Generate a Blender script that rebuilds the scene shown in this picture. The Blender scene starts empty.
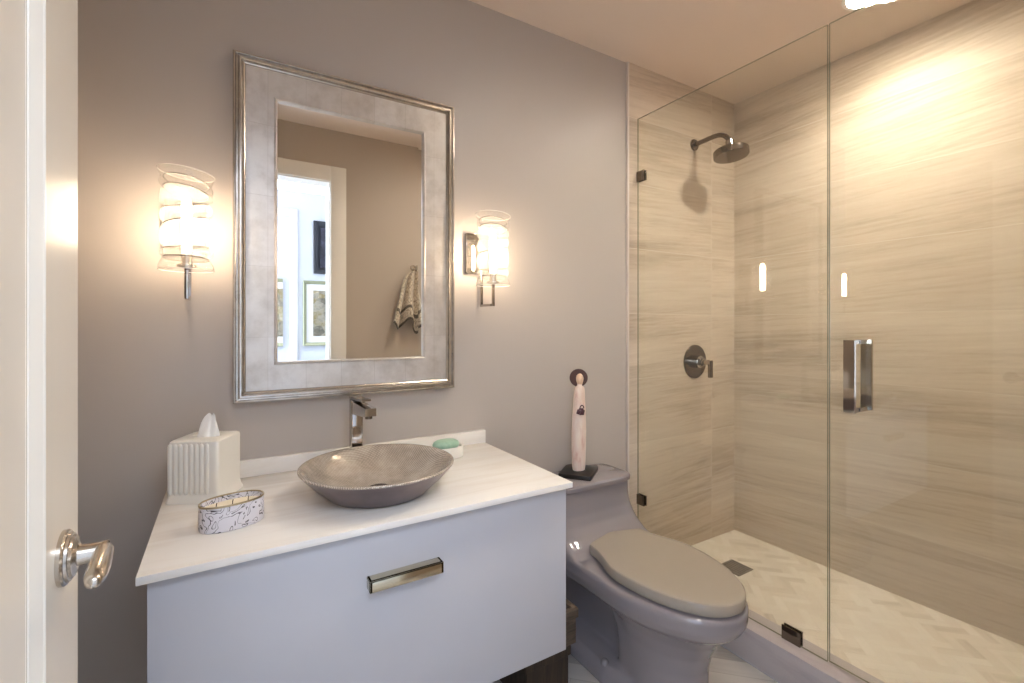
import bpy, bmesh, math, random
from mathutils import Vector, Matrix
random.seed(7)
PI = math.pi
scene = bpy.context.scene
C = scene.collection

# ------------------------------------------------------------------ camera
cam_d = bpy.data.cameras.new('camera'); cam = bpy.data.objects.new('camera', cam_d); C.objects.link(cam)
cam.location = (0.0, -1.6, 1.21)
cam.rotation_euler = (math.radians(90), 0, math.radians(-31.3))
cam_d.sensor_width = 36.0; cam_d.lens = 36.0 * 472 / 1024
cam_d.shift_y = -16.5 / 1024
cam_d.clip_start = 0.02
scene.camera = cam
# ------------------------------------------------------------------ world and exposure
w = bpy.data.worlds.new('world'); scene.world = w; w.use_nodes = True
w.node_tree.nodes['Background'].inputs[0].default_value = (0.75, 0.85, 1.0, 1)
w.node_tree.nodes['Background'].inputs[1].default_value = 0.3
scene.view_settings.view_transform = 'Standard'; scene.view_settings.look = 'None'
scene.view_settings.gamma = 1.0; scene.view_settings.use_curve_mapping = False
scene.view_settings.exposure = 0.62
scene.cycles.transparent_max_bounces = 24
scene.cycles.max_bounces = 12; scene.cycles.diffuse_bounces = 6; scene.cycles.glossy_bounces = 6
# ------------------------------------------------------------------ large lights
SCONCE_L = 74.0       # radiance of a sconce bulb
SCONCE_C = (1.0, 0.77, 0.53)
ROOM_L = 165.0       # radiance of the room's downlight
DOWN_L = 350.0         # radiance of the ceiling downlights
DOWN_C = (1.0, 0.89, 0.76)
def area(name, loc, rot, sx, sy, watts, col):
    d = bpy.data.lights.new(name, 'AREA'); d.shape = 'RECTANGLE'; d.size = sx; d.size_y = sy
    d.energy = watts; d.color = col
    o = bpy.data.objects.new(name, d); C.objects.link(o); o.location = loc; o.rotation_euler = rot
    return o
# added cool fill lights, unseen in the hall behind the camera; no windows modelled
area('hall_fill_top', (0.3, -2.05, 2.36), (math.radians(40), 0, 0), 2.4, 0.5, 32, (0.73, 0.84, 1.0))
area('hall_fill_side', (-1.62, -2.25, 1.35), (0, math.radians(-90), 0), 1.6, 1.0, 44, (0.72, 0.84, 1.0))

# ------------------------------------------------------------------ colour and material helpers
def srgb(h):
    h = h.lstrip('#'); v = [int(h[i:i+2], 16)/255 for i in (0, 2, 4)]
    return tuple(c/12.92 if c <= 0.04045 else ((c+0.055)/1.055)**2.4 for c in v) + (1,)
class NT:
    def __init__(s, name):
        s.m = bpy.data.materials.new(name); s.m.use_nodes = True
        s.t = s.m.node_tree; s.p = s.t.nodes['Principled BSDF']; s.out = s.t.nodes['Material Output']
    def n(s, kind, **kw):
        nd = s.t.nodes.new('ShaderNode' + kind)
        for k, v in kw.items(): setattr(nd, k, v)
        return nd
    def l(s, a, b): s.t.links.new(a, b)
    def val(s, sock, v):
        if hasattr(v, 'node'): s.l(v, sock)
        else: sock.default_value = v
    def math(s, op, a, b=0.0, c=None):
        nd = s.n('Math', operation=op); s.val(nd.inputs[0], a); s.val(nd.inputs[1], b)
        if c is not None: s.val(nd.inputs[2], c)
        return nd.outputs[0]
    def coord(s, which='Object'): return s.n('TexCoord').outputs[which]
    def mapping(s, v, scale=(1, 1, 1), rot=(0, 0, 0), loc=(0, 0, 0)):
        nd = s.n('Mapping'); s.l(v, nd.inputs[0])
        nd.inputs['Scale'].default_value = scale; nd.inputs['Rotation'].default_value = rot; nd.inputs['Location'].default_value = loc
        return nd.outputs[0]
    def noise(s, v, scale=5, detail=4, rough=0.55, dist=0.0):
        nd = s.n('TexNoise'); s.l(v, nd.inputs['Vector']); nd.inputs['Scale'].default_value = scale
        nd.inputs['Detail'].default_value = detail; nd.inputs['Roughness'].default_value = rough
        nd.inputs['Distortion'].default_value = dist
        return nd.outputs['Fac']
    def ramp(s, f, stops):
        nd = s.n('ValToRGB'); s.l(f, nd.inputs[0]); e = nd.color_ramp.elements
        while len(e) < len(stops): e.new(0.5)
        for k, (p, c) in enumerate(stops):
            e[k].position = p; e[k].color = c if not isinstance(c, str) else srgb(c)
        return nd.outputs[0]
    def mix(s, f, a, b, mode='MIX'):
        nd = s.n('Mix', data_type='RGBA', blend_type=mode); s.val(nd.inputs[0], f)
        for k, v in ((6, a), (7, b)): s.val(nd.inputs[k], srgb(v) if isinstance(v, str) else v)
        return nd.outputs[2]
    def bump(s, h, strength=0.2, dist=0.002):
        nd = s.n('Bump'); s.l(h, nd.inputs['Height']); nd.inputs['Strength'].default_value = strength
        nd.inputs['Distance'].default_value = dist; s.l(nd.outputs[0], s.p.inputs['Normal'])
    def set(s, **kw):
        names = dict(col='Base Color', rough='Roughness', metal='Metallic', coat='Coat Weight', coatr='Coat Roughness',
                     spec='Specular IOR Level', sheen='Sheen Weight', aniso='Anisotropic')
        for k, v in kw.items(): s.val(s.p.inputs[names[k]], srgb(v) if isinstance(v, str) else v)
        return s.m
def simple(name, col, rough=0.5, metal=0.0, var=0.04, scale=8, coat=0.0, bump=0.0, bscale=200):
    n = NT(name); c = srgb(col)
    f = n.noise(n.coord(), scale, 3)
    lo = tuple(x*(1-var) for x in c[:3]) + (1,); hi = tuple(min(1, x*(1+var)) for x in c[:3]) + (1,)
    n.set(col=n.ramp(f, [(0.3, lo), (0.7, hi)]), rough=rough, metal=metal, coat=coat, coatr=0.08)
    if bump: n.bump(n.noise(n.coord(), bscale, 2), bump, 0.001)
    return n.m
def emission(name, col, strength):
    n = NT(name); e = n.n('Emission'); e.inputs[0].default_value = (*col, 1); e.inputs[1].default_value = strength
    n.l(e.outputs[0], n.out.inputs[0]); n.t.nodes.remove(n.p); return n.m
def thin_glass(name, tint, f0=0.04, frost=0.0, rough=0.0, seeds=False):
    n = NT(name)
    g = n.n('NewGeometry')
    d = n.n('VectorMath', operation='DOT_PRODUCT'); n.l(g.outputs['Normal'], d.inputs[0]); n.l(g.outputs['Incoming'], d.inputs[1])
    c = n.math('ABSOLUTE', d.outputs['Value'])
    fr = n.math('MULTIPLY_ADD', n.math('POWER', n.math('SUBTRACT', 1.0, c), 5.0), 1-f0, f0)
    tr = n.n('BsdfTransparent'); tr.inputs[0].default_value = (*tint, 1)
    gl = n.n('BsdfGlossy'); gl.inputs['Roughness'].default_value = rough
    base = tr.outputs[0]
    if frost:
        tl = n.n('BsdfTranslucent'); tl.inputs[0].default_value = (0.95, 0.95, 0.93, 1)
        mx = n.n('MixShader'); n.l(tr.outputs[0], mx.inputs[1]); n.l(tl.outputs[0], mx.inputs[2])
        if seeds:
            v = n.n('TexVoronoi'); n.l(n.coord(), v.inputs['Vector']); v.inputs['Scale'].default_value = 150
            sd = n.ramp(v.outputs['Distance'], [(0.10, (1, 1, 1, 1)), (0.3, (0, 0, 0, 1))])
            nz = n.ramp(n.noise(n.coord(), 28, 3), [(0.42, (0, 0, 0, 1)), (0.6, (1, 1, 1, 1))])
            f = n.math('MULTIPLY_ADD', n.math('MULTIPLY', sd, nz), 0.25, frost)
            n.l(f, mx.inputs[0])
        else: mx.inputs[0].default_value = frost
        base = mx.outputs[0]
    m = n.n('MixShader'); n.l(fr, m.inputs[0]); n.l(base, m.inputs[1]); n.l(gl.outputs[0], m.inputs[2])
    n.l(m.outputs[0], n.out.inputs[0]); n.t.nodes.remove(n.p); return n.m

# ------------------------------------------------------------------ mesh helpers
class MB:
    def __init__(s): s.bm = bmesh.new()
    def _add(s, verts, faces):
        vs = [s.bm.verts.new(v) for v in verts]
        for f in faces:
            try: s.bm.faces.new([vs[i] for i in f])
            except ValueError: pass
        return vs
    def box(s, lo, hi, bev=0.0, seg=2, M=None):
        b = bmesh.new(); bmesh.ops.create_cube(b, size=1)
        for v in b.verts:
            v.co = Vector([lo[k] + (v.co[k]+0.5)*(hi[k]-lo[k]) for k in range(3)])
        if bev: bmesh.ops.bevel(b, geom=b.edges[:], offset=bev, segments=seg, affect='EDGES', profile=0.5)
        return s.merge(b, M)
    def merge(s, b, M=None):
        b.verts.index_update()
        vs = [s.bm.verts.new((M @ v.co) if M else v.co) for v in b.verts]
        for f in b.faces: s.bm.faces.new([vs[v.index] for v in f.verts])
        b.free(); return s
    def loft(s, rings, cap0=True, cap1=True, closed=True):
        n = len(rings[0]); R = [[s.bm.verts.new(p) for p in r] for r in rings]
        for a, b in zip(R, R[1:]):
            for i in range(n if closed else n-1):
                j = (i+1) % n
                try: s.bm.faces.new((a[i], a[j], b[j], b[i]))
                except ValueError: pass
        if cap0 and closed: s.bm.faces.new(R[0][::-1])
        if cap1 and closed: s.bm.faces.new(R[-1])
        return s
    def lathe(s, prof, n=48, M=None, cap0=True, cap1=True):
        M = M or Matrix()
        rings = [[M @ Vector((max(r, 1e-5)*math.cos(2*PI*k/n), max(r, 1e-5)*math.sin(2*PI*k/n), z)) for k in range(n)] for r, z in prof]
        return s.loft(rings, cap0, cap1)
    def tube(s, pts, r, n=12, caps=True):
        pts = [Vector(p) for p in pts]; rs = r if isinstance(r, (list, tuple)) else [r]*len(pts)
        t0 = (pts[1]-pts[0]).normalized()
        up = Vector((0, 0, 1)) if abs(t0.z) < 0.9 else Vector((1, 0, 0))
        x = t0.cross(up).normalized(); rings = []
        for i, p in enumerate(pts):
            t = (pts[min(i+1, len(pts)-1)] - pts[max(i-1, 0)]).normalized()
            x = (x - t*x.dot(t)).normalized(); y = t.cross(x)
            rings.append([p + x*rs[i]*math.cos(2*PI*k/n) + y*rs[i]*math.sin(2*PI*k/n) for k in range(n)])
        return s.loft(rings, caps, caps)
    def build(s, name, mats, parent=None, smooth=25, recalc=True, kind=None):
        if recalc: bmesh.ops.recalc_face_normals(s.bm, faces=s.bm.faces[:])
        if parent is not None:
            off = world_loc(parent)
            Mi = parent_matrix(parent).inverted()
            for v in s.bm.verts: v.co = Mi @ v.co
        me = bpy.data.meshes.new(name); s.bm.to_mesh(me); s.bm.free()
        if not isinstance(mats, (list, tuple)): mats = [mats]
        for m in mats: me.materials.append(m)
        if smooth:
            me.polygons.foreach_set('use_smooth', [True]*len(me.polygons))
            me.set_sharp_from_angle(angle=math.radians(smooth))
        o = bpy.data.objects.new(name, me); C.objects.link(o)
        if parent is not None: o.parent = parent
        if kind: o['kind'] = kind
        return o
def parent_matrix(p):
    M = Matrix.LocRotScale(p.location, p.rotation_euler, p.scale)
    return parent_matrix(p.parent) @ M if p.parent else M
def world_loc(p): return parent_matrix(p).translation
def tag(o, label, cat, group=None):
    o['label'] = label; o['category'] = cat
    if group: o['group'] = group
    return o
def thing(name, loc, label, cat, group=None, rz=0.0):
    o = bpy.data.objects.new(name, None); o.empty_display_size = 0.05; C.objects.link(o)
    o.location = loc; o.rotation_euler = (0, 0, rz)
    return tag(o, label, cat, group)
def superell(hx, hy, p, n=64, c=(0, 0), z=0.0):
    r = []
    for k in range(n):
        a = 2*PI*k/n; ca, sa = math.cos(a), math.sin(a)
        r.append(Vector((c[0]+hx*math.copysign(abs(ca)**(2/p), ca), c[1]+hy*math.copysign(abs(sa)**(2/p), sa), z)))
    return r
def bezier(p0, p1, p2, p3, n=12):
    out = []
    for k in range(n+1):
        t = k/n; u = 1-t
        out.append(Vector(p0)*u**3 + Vector(p1)*3*u*u*t + Vector(p2)*3*u*t*t + Vector(p3)*t**3)
    return out
def arc_pts(c, r, a0, a1, n, plane='xz'):
    out = []
    for k in range(n+1):
        a = a0+(a1-a0)*k/n
        d = {'xz': (math.cos(a), 0, math.sin(a)), 'yz': (0, math.cos(a), math.sin(a)), 'xy': (math.cos(a), math.sin(a), 0)}[plane]
        out.append(Vector(c)+Vector(d)*r)
    return out
def bake(o, *mods):
    dg = bpy.context.evaluated_depsgraph_get(); ev = o.evaluated_get(dg)
    me = bpy.data.meshes.new_from_object(ev, preserve_all_data_layers=True, depsgraph=dg)
    o.modifiers.clear(); o.data = me
    return o
RX90 = Matrix.Rotation(math.radians(90), 4, 'X')     # local +z -> world -y
RY90 = Matrix.Rotation(math.radians(90), 4, 'Y')     # local +z -> world +x

# ------------------------------------------------------------------ materials
def paint(name, col, rough=0.5):
    n = NT(name); c = srgb(col)
    f = n.noise(n.coord(), 2.2, 4)
    n.set(col=n.ramp(f, [(0.3, tuple(x*0.985 for x in c[:3])+(1,)), (0.7, c)]), rough=rough, spec=0.35)
    n.bump(n.noise(n.coord(), 160, 3), 0.05, 0.001)
    return n.m
M_WALL = paint('greige_paint', '#bcb4ad', 0.42)
M_WALL2 = paint('tan_paint', '#bcb0a2', 0.5)
M_CEIL = paint('ceiling_paint', '#e6d6c8', 0.7)
M_HALL = paint('hall_white_paint', '#dde1e8', 0.6)
M_TRIM = simple('white_trim_enamel', '#efebe2', 0.28, var=0.01)
M_DOOR = simple('door_white_enamel', '#e8e1d4', 0.26, var=0.01)

def stone_tile(name, axis, u0, z0, width=0.607):
    """vein-cut limestone, 61 x 30.5 cm tiles in straight stack"""
    n = NT(name); co = n.coord()
    sp = n.n('SeparateXYZ'); n.l(co, sp.inputs[0])
    cb = n.n('CombineXYZ')
    n.l(n.math('SUBTRACT', sp.outputs[axis], u0), cb.inputs[0]); n.l(n.math('SUBTRACT', sp.outputs[2], z0), cb.inputs[1])
    v = cb.outputs[0]
    br = n.n('TexBrick', offset=0.0, squash=1.0); n.l(v, br.inputs['Vector'])
    br.inputs['Scale'].default_value = 1.0; br.inputs['Brick Width'].default_value = width; br.inputs['Row Height'].default_value = 0.305
    br.inputs['Mortar Size'].default_value = 0.0009; br.inputs['Mortar Smooth'].default_value = 0.1; br.inputs['Bias'].default_value = 0.0
    br.inputs['Color1'].default_value = (0, 0, 0, 1); br.inputs['Color2'].default_value = (1, 1, 1, 1); br.inputs['Mortar'].default_value = (0.5, 0.5, 0.5, 1)
    rnd = br.outputs['Color']
    # every tile has its own cut: shift the veins by the tile's random value
    sh = n.n('CombineXYZ'); n.l(n.math('MULTIPLY', rnd, 7.0), sh.inputs[2]); n.l(n.math('MULTIPLY', rnd, 3.0), sh.inputs[0])
    vv = n.n('VectorMath', operation='ADD'); n.l(v, vv.inputs[0]); n.l(sh.outputs[0], vv.inputs[1])
    tilt = math.radians(3.5 if axis == 1 else -3)
    rv = n.mapping(vv.outputs[0], rot=(0, 0, tilt))
    f1 = n.noise(n.mapping(rv, (0.5, 6.5, 1)), 1.0, 6, 0.6, 0.8)
    f2 = n.noise(n.mapping(rv, (3.5, 75, 1)), 1.0, 4, 0.6, 0.4)
    f3 = n.noise(n.mapping(rv, (0.9, 5, 1)), 1.3, 2, 0.5, 0.3)
    f4 = n.noise(n.mapping(rv, (30, 90, 1)), 1.0, 2, 0.5)
    f = n.math('ADD', n.math('ADD', n.math('MULTIPLY', f1, 0.46), n.math('MULTIPLY', f2, 0.28)),
               n.math('ADD', n.math('MULTIPLY', f3, 0.2), n.math('MULTIPLY', f4, 0.06)))
    col = n.ramp(f, [(0.30, '#9d8d7d'), (0.41, '#bdad9b'), (0.50, '#d1c2b0'), (0.62, '#dccfbe'), (0.78, '#e6dccf')])
    tint = n.mix(n.math('MULTIPLY', rnd, 0.22), col, '#a3937f')
    fin = n.mix(br.outputs['Fac'], tint, '#ddd3c4')
    n.set(col=fin, rough=n.math('MULTIPLY_ADD', f1, 0.2, 0.45), spec=0.2)
    n.bump(n.math('SUBTRACT', n.math('MULTIPLY', f, 0.15), br.outputs['Fac']), 0.25, 0.001)
    return n.m
M_TILE_B = stone_tile('limestone_tile_back', 0, 1.6, 0.043)
M_TILE_R = stone_tile('limestone_tile_right', 1, -0.008, 0.043, 1.27)
def herring_mat(name, lo, mid, hi, sc, p0=0.2, p1=0.58, p2=0.86):
    n = NT(name); g = n.n('NewGeometry'); r = g.outputs['Random Per Island']
    uv = n.coord('UV')
    ad = n.n('VectorMath', operation='ADD'); n.l(uv, ad.inputs[0])
    cb = n.n('CombineXYZ'); n.l(n.math('MULTIPLY', r, 31.0), cb.inputs[0]); n.l(n.math('MULTIPLY', r, 17.0), cb.inputs[2]); n.l(cb.outputs[0], ad.inputs[1])
    f = n.noise(n.mapping(ad.outputs[0], (7*sc, 60*sc, 1)), 1.0, 4, 0.6, 0.5)
    f = n.math('ADD', n.math('MULTIPLY', f, 0.45), n.math('MULTIPLY', r, 0.55))
    n.set(col=n.ramp(f, [(p0, hi), (p1, mid), (p2, lo)]), rough=0.35, spec=0.4)
    return n.m
M_HB_SHOWER = herring_mat('white_marble_herringbone', '#cfc4b4', '#e3d9cb', '#ebe3d7', 1.0, 0.3, 0.66, 0.84)
M_HB_FLOOR = herring_mat('grey_vein_floor_tile', '#8f8a88', '#b9b4b0', '#cfcac4', 0.5)
M_GROUT = simple('pale_grout', '#ddd4c6', 0.8)
M_GROUT2 = simple('grey_grout', '#a39d97', 0.8)
def marble(name, a, b, rough=0.3, sc=(1.2, 7, 7)):
    n = NT(name); f = n.noise(n.mapping(n.coord(), sc), 1.6, 6, 0.6, 1.0)
    n.set(col=n.ramp(f, [(0.3, a), (0.55, b), (0.8, b)]), rough=rough, spec=0.45); return n.m
M_CURB = marble('curb_stone', '#a59ca0', '#bab2b2', 0.3, (4, 1, 6))
M_COUNTER = marble('white_quartz_counter', '#e7e1d9', '#f2efea', 0.22, (1.0, 9, 9))
M_LACQ = simple('pale_grey_lacquer', '#c0c1c8', 0.33, var=0.01)
M_CHROME = simple('polished_nickel', '#b5aea7', 0.06, 1.0, var=0.02)
M_DARKNI = simple('dark_polished_nickel', '#7a7067', 0.13, 1.0, var=0.03)
M_SATIN = simple('satin_nickel', '#cdc5ba', 0.24, 1.0, var=0.02)
M_DRAIN = simple('brushed_drain_metal', '#98918a', 0.45, 0.5)
M_BRASSY = simple('warm_nickel_pull', '#c9bfa6', 0.18, 1.0, var=0.02)
def leaf():
    n = NT('silver_leaf'); co = n.coord()
    sp = n.n('SeparateXYZ'); n.l(co, sp.inputs[0]); cb = n.n('CombineXYZ'); n.l(sp.outputs[0], cb.inputs[0]); n.l(sp.outputs[2], cb.inputs[1])
    br = n.n('TexBrick', offset=0.0); n.l(n.mapping(cb.outputs[0], loc=(0.045, 0.02, 0)), br.inputs['Vector']); br.inputs['Scale'].default_value = 1
    br.inputs['Brick Width'].default_value = 0.105; br.inputs['Row Height'].default_value = 0.21; br.inputs['Mortar Size'].default_value = 0.0006
    br.inputs['Color1'].default_value = (0, 0, 0, 1); br.inputs['Color2'].default_value = (1, 1, 1, 1)
    f = n.noise(co, 14, 6, 0.65)
    base = n.ramp(f, [(0.3, '#c2bcb6'), (0.55, '#d8d4d0'), (0.8, '#e2dfdb')])
    base = n.mix(n.math('MULTIPLY', br.outputs['Color'], 0.16), base, '#b5a894')
    base = n.mix(n.math('MULTIPLY', br.outputs['Fac'], 0.35), base, '#8c7f70')
    n.set(col=base, rough=n.math('MULTIPLY_ADD', n.noise(co, 60, 4), 0.25, 0.3), metal=0.75)
    n.bump(f, 0.06, 0.001); return n.m
M_LEAF = leaf()
M_FRAME = simple('aged_silver_moulding', '#c6bfb6', 0.24, 0.9, var=0.12, scale=30)
n = NT('mirror_silver'); M_MIRROR = n.set(col=(0.93, 0.93, 0.92, 1), rough=0.0, metal=1.0)
M_GLASS = thin_glass('clear_shower_glass', (0.96, 0.972, 0.95), 0.065)
M_GEDGE = simple('polished_glass_edge', '#a5a593', 0.1, 0.4, var=0.02)
M_SHADE = thin_glass('seeded_swirl_glass', (0.985, 0.985, 0.98), 0.06, frost=0.11, rough=0.08, seeds=True)
M_SWIRL = simple('grey_glass_thread', '#55514c', 0.3)
M_RIM = simple('white_glass_rim', '#f4f1ea', 0.15)
M_BULB = emission('sconce_bulb_glow', SCONCE_C, SCONCE_L)
def lens_mat(name, lum):
    n = NT(name); g = n.n('NewGeometry')      # lensed lamp: strongest straight down
    d = n.n('VectorMath', operation='DOT_PRODUCT'); n.l(g.outputs['Normal'], d.inputs[0]); n.l(g.outputs['Incoming'], d.inputs[1])
    e = n.n('Emission'); e.inputs[0].default_value = (*DOWN_C, 1)
    n.l(n.math('MULTIPLY', n.math('POWER', n.math('ABSOLUTE', d.outputs['Value']), 0.8), lum), e.inputs[1])
    n.l(e.outputs[0], n.out.inputs[0]); n.t.nodes.remove(n.p); return n.m
M_LENS_S = lens_mat('shower_downlight_glow', DOWN_L); M_LENS_R = lens_mat('room_downlight_glow', ROOM_L)
M_PORC = simple('taupe_grey_porcelain', '#8d878b', 0.14, var=0.01, coat=0.5)
M_SEAT = simple('taupe_grey_seat_plastic', '#a1978b', 0.14, var=0.01, coat=0.4)
M_WHITE_CER = simple('cream_ceramic', '#eeebe2', 0.32, var=0.01)
M_TISSUE = simple('white_tissue_paper', '#f6f5f2', 0.9, var=0.01)
M_BLACK = simple('black_wood', '#17110e', 0.35, var=0.2)
M_WAX = simple('cream_wax', '#efe4cb', 0.5, var=0.02)
M_WICK = simple('candle_wick', '#4c4034', 0.9)
def wood(name, a, b, axis=(3, 60, 60)):
    n = NT(name); f = n.noise(n.mapping(n.coord(), axis), 1.0, 6, 0.65, 0.8)
    n.set(col=n.ramp(f, [(0.3, a), (0.7, b)]), rough=0.7); n.bump(f, 0.4, 0.002); return n.m
M_CRATE = wood('weathered_brown_wood', '#1c1510', '#453729', (70, 70, 4))
M_CRATE2 = wood('grey_brown_wood', '#352b23', '#6a5a4a', (6, 60, 60))

# ------------------------------------------------------------------ setting
CEIL = 2.43; FRONT = -1.54; XL = -0.36; XT = 1.60; XR = 2.404; HALLY = -2.86
def struct(name, mb, mat, parent=None, smooth=25):
    o = mb.build(name, mat, parent, smooth)
    if parent is None: o['kind'] = 'structure'
    return o
def wallbox(name, lo, hi, mat): return struct(name, MB().box(lo, hi), mat, smooth=0)
wallbox('wall_back', (XL, 0, 0), (XT, 0.12, CEIL), M_WALL)
wallbox('wall_shower', (XT, -0.010, 0), (XR, 0.12, CEIL), M_TILE_B)
wallbox('wall_right', (XR, -1.66, 0), (XR+0.12, 0.12, CEIL), M_TILE_R)
wallbox('wall_left', (XL-0.12, -1.54, 0), (XL, 0.12, CEIL), M_WALL2)
# front wall with the doorway the photograph was taken through
DX0, DX1, DH = -0.198, 0.556, 2.10
mb = MB(); mb.box((XL-0.12, FRONT-0.12, 0), (DX0-0.018, FRONT, CEIL)); mb.box((DX1+0.018, FRONT-0.12, 0), (XR, FRONT, CEIL))
mb.box((DX0-0.018, FRONT-0.12, DH+0.018), (DX1+0.018, FRONT, CEIL))
struct('wall_front', mb, M_WALL2, smooth=0)
mb = MB(); mb.box((DX0-0.018, FRONT-0.12, 0), (DX0, FRONT, DH)); mb.box((DX1, FRONT-0.12, 0), (DX1+0.018, FRONT, DH)); mb.box((DX0-0.018, FRONT-0.12, DH), (DX1+0.018, FRONT, DH+0.018))
struct('trim_1', mb, M_TRIM, smooth=0)          # door jamb
mb = MB()
mb.box((DX1+0.006, FRONT, 0), (DX1+0.1, FRONT+0.014, DH+0.1), 0.003); mb.box((DX0-0.1, FRONT, 0), (DX0-0.006, FRONT+0.014, DH+0.1), 0.003)
mb.box((DX0-0.006, FRONT, DH+0.006), (DX1+0.006, FRONT+0.014, DH+0.1), 0.003)
struct('trim_2', mb, M_TRIM)                    # door casing
wallbox('ceiling', (-1.7, -2.98, CEIL), (XR+0.12, 0.12, CEIL+0.1), M_CEIL)
# floors
def herring(name, x0, x1, y0, y1, z, L, k, mat, gmat, gap=0.0012, ang=45):
    W = L/k; bm = bmesh.new(); uvl = bm.loops.layers.uv.new('UVMap')
    cx, cy = (x0+x1)/2, (y0+y1)/2; R = math.hypot(x1-x0, y1-y0)/2 + L
    ca, sa = math.cos(math.radians(ang)), math.sin(math.radians(ang)); N = int(R/W)+2
    for st in range(-N//k-2, N//k+3):
        for q in range(-2*N, 2*N):
            ox, oy = q+st*k, q-st*k
            for (a, b, ww, hh, ver) in ((ox, oy, k, 1, 0), (ox, oy+1, 1, k, 1)):
                p = [(a*W+gap/2, b*W+gap/2), ((a+ww)*W-gap/2, b*W+gap/2), ((a+ww)*W-gap/2, (b+hh)*W-gap/2), (a*W+gap/2, (b+hh)*W-gap/2)]
                mx, my = (a+ww/2)*W, (b+hh/2)*W
                wx, wy = cx+mx*ca-my*sa, cy+mx*sa+my*ca
                if wx < x0-L or wx > x1+L or wy < y0-L or wy > y1+L: continue
                f = bm.faces.new([bm.verts.new((cx+u*ca-v*sa, cy+u*sa+v*ca, z)) for u, v in p])
                uvs = [(0, 0), (L, 0), (L, W), (0, W)] if not ver else [(0, W), (0, 0), (L, 0), (L, W)]
                for lp, t in zip(f.loops, uvs): lp[uvl].uv = t
    for co, no in (((x0, 0, 0), (-1, 0, 0)), ((x1, 0, 0), (1, 0, 0)), ((0, y0, 0), (0, -1, 0)), ((0, y1, 0), (0, 1, 0))):
        bmesh.ops.bisect_plane(bm, geom=bm.verts[:]+bm.edges[:]+bm.faces[:], plane_co=co, plane_no=no, clear_outer=True)
    bmesh.ops.recalc_face_normals(bm, faces=bm.faces[:])
    for f in bm.faces:
        if f.normal.z < 0: f.normal_flip()
    me = bpy.data.meshes.new(name); 
    nb = len(bm.faces)
    # bed of grout under the tiles
    b = bmesh.new(); bmesh.ops.create_cube(b, size=1)
    for v in b.verts: v.co = Vector((cx+v.co.x*(x1-x0), cy+v.co.y*(y1-y0), z-0.0008-0.02+v.co.z*0.04))
    b.verts.index_update(); vs = [bm.verts.new(v.co) for v in b.verts]
    for f in b.faces:
        nf = bm.faces.new([vs[v.index] for v in f.verts]); nf.material_index = 1
    b.free(); bm.to_mesh(me); bm.free(); me.materials.append(mat); me.materials.append(gmat)
    o = bpy.data.objects.new(name, me); C.objects.link(o); o['kind'] = 'structure'; return o
herring('floor', -1.7, XT, -2.98, 0.0, 0.0, 0.30, 4, M_HB_FLOOR, M_GROUT2, 0.002)
herring('shower_floor', 1.70, XR, -1.54, -0.01, 0.079, 0.105, 3, M_HB_SHOWER, M_GROUT)
struct('shower_curb', MB().box((XT, FRONT, 0.0), (1.715, -0.010, 0.124), 0.003), M_CURB)
struct('trim_3', MB().box((XT-0.008, -0.013, 0.124), (XT+0.002, 0.0, CEIL), 0.002), simple('tile_edge_trim', '#d9cfc6', 0.35))
# hall behind the camera
wallbox('wall_hall', (-1.7, HALLY-0.12, 0), (XR+0.12, HALLY, CEIL), M_HALL)
wallbox('wall_hall_left', (-1.82, -2.98, 0), (-1.7, -1.54, CEIL), M_HALL)
wallbox('wall_hall_right', (XR, HALLY, 0), (XR+0.12, -1.66, CEIL), M_HALL)
mb = MB(); mb.box((-1.7, FRONT-0.13, 0), (DX0-0.12, FRONT-0.121, CEIL)); mb.box((DX1+0.12, FRONT-0.13, 0), (XR, FRONT-0.121, CEIL)); mb.box((DX0-0.12, FRONT-0.13, DH+0.12), (DX1+0.12, FRONT-0.121, CEIL))
struct('wall_hall_front', mb, M_HALL, smooth=0)
mb = MB(); mb.box((0.47, HALLY, 0), (0.533, HALLY+0.02, 2.2), 0.004); mb.box((-0.5, HALLY, 2.13), (0.47, HALLY+0.02, 2.2), 0.004)
struct('trim_4', mb, M_TRIM)

# ------------------------------------------------------------------ door (open, at the left edge)
FX = -0.163
door = MB()
y0, y1 = FRONT+0.004, -0.784
ring_o = [(y0, 0.012), (y1, 0.012), (y1, 2.085), (y0, 2.085)]
door.box((FX-0.044, y1-0.132, 0.012), (FX, y1, 2.085), 0.0015, 1)
door.box((FX-0.044, y0, 0.012), (FX, y0+0.13, 2.085), 0.0015, 1)
door.box((FX-0.044, y0+0.13, 1.95), (FX, y1-0.132, 2.085)); door.box((FX-0.044, y0+0.13, 0.012), (FX, y1-0.132, 0.24)); door.box((FX-0.044, y0+0.13, 0.62), (FX, y1-0.132, 0.76))
for za, zb in ((0.24, 0.62), (0.76, 1.95)):
    door.box((FX-0.030, y0+0.125, za-0.005), (FX-0.0085, y1-0.127, zb+0.005))
door = struct('door_1', door, M_DOOR)
def frame_moulding(a0, a1, b0, b1, prof, put):
    """prof: (inset, height) pairs swept round a rectangle with mitred corners"""
    m = MB(); rings = []
    for ins, h in prof:
        rings.append([put(a0+ins, b0+ins, h), put(a1-ins, b0+ins, h), put(a1-ins, b1-ins, h), put(a0+ins, b1-ins, h)])
    m.loft(rings, False, False); return m
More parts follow.
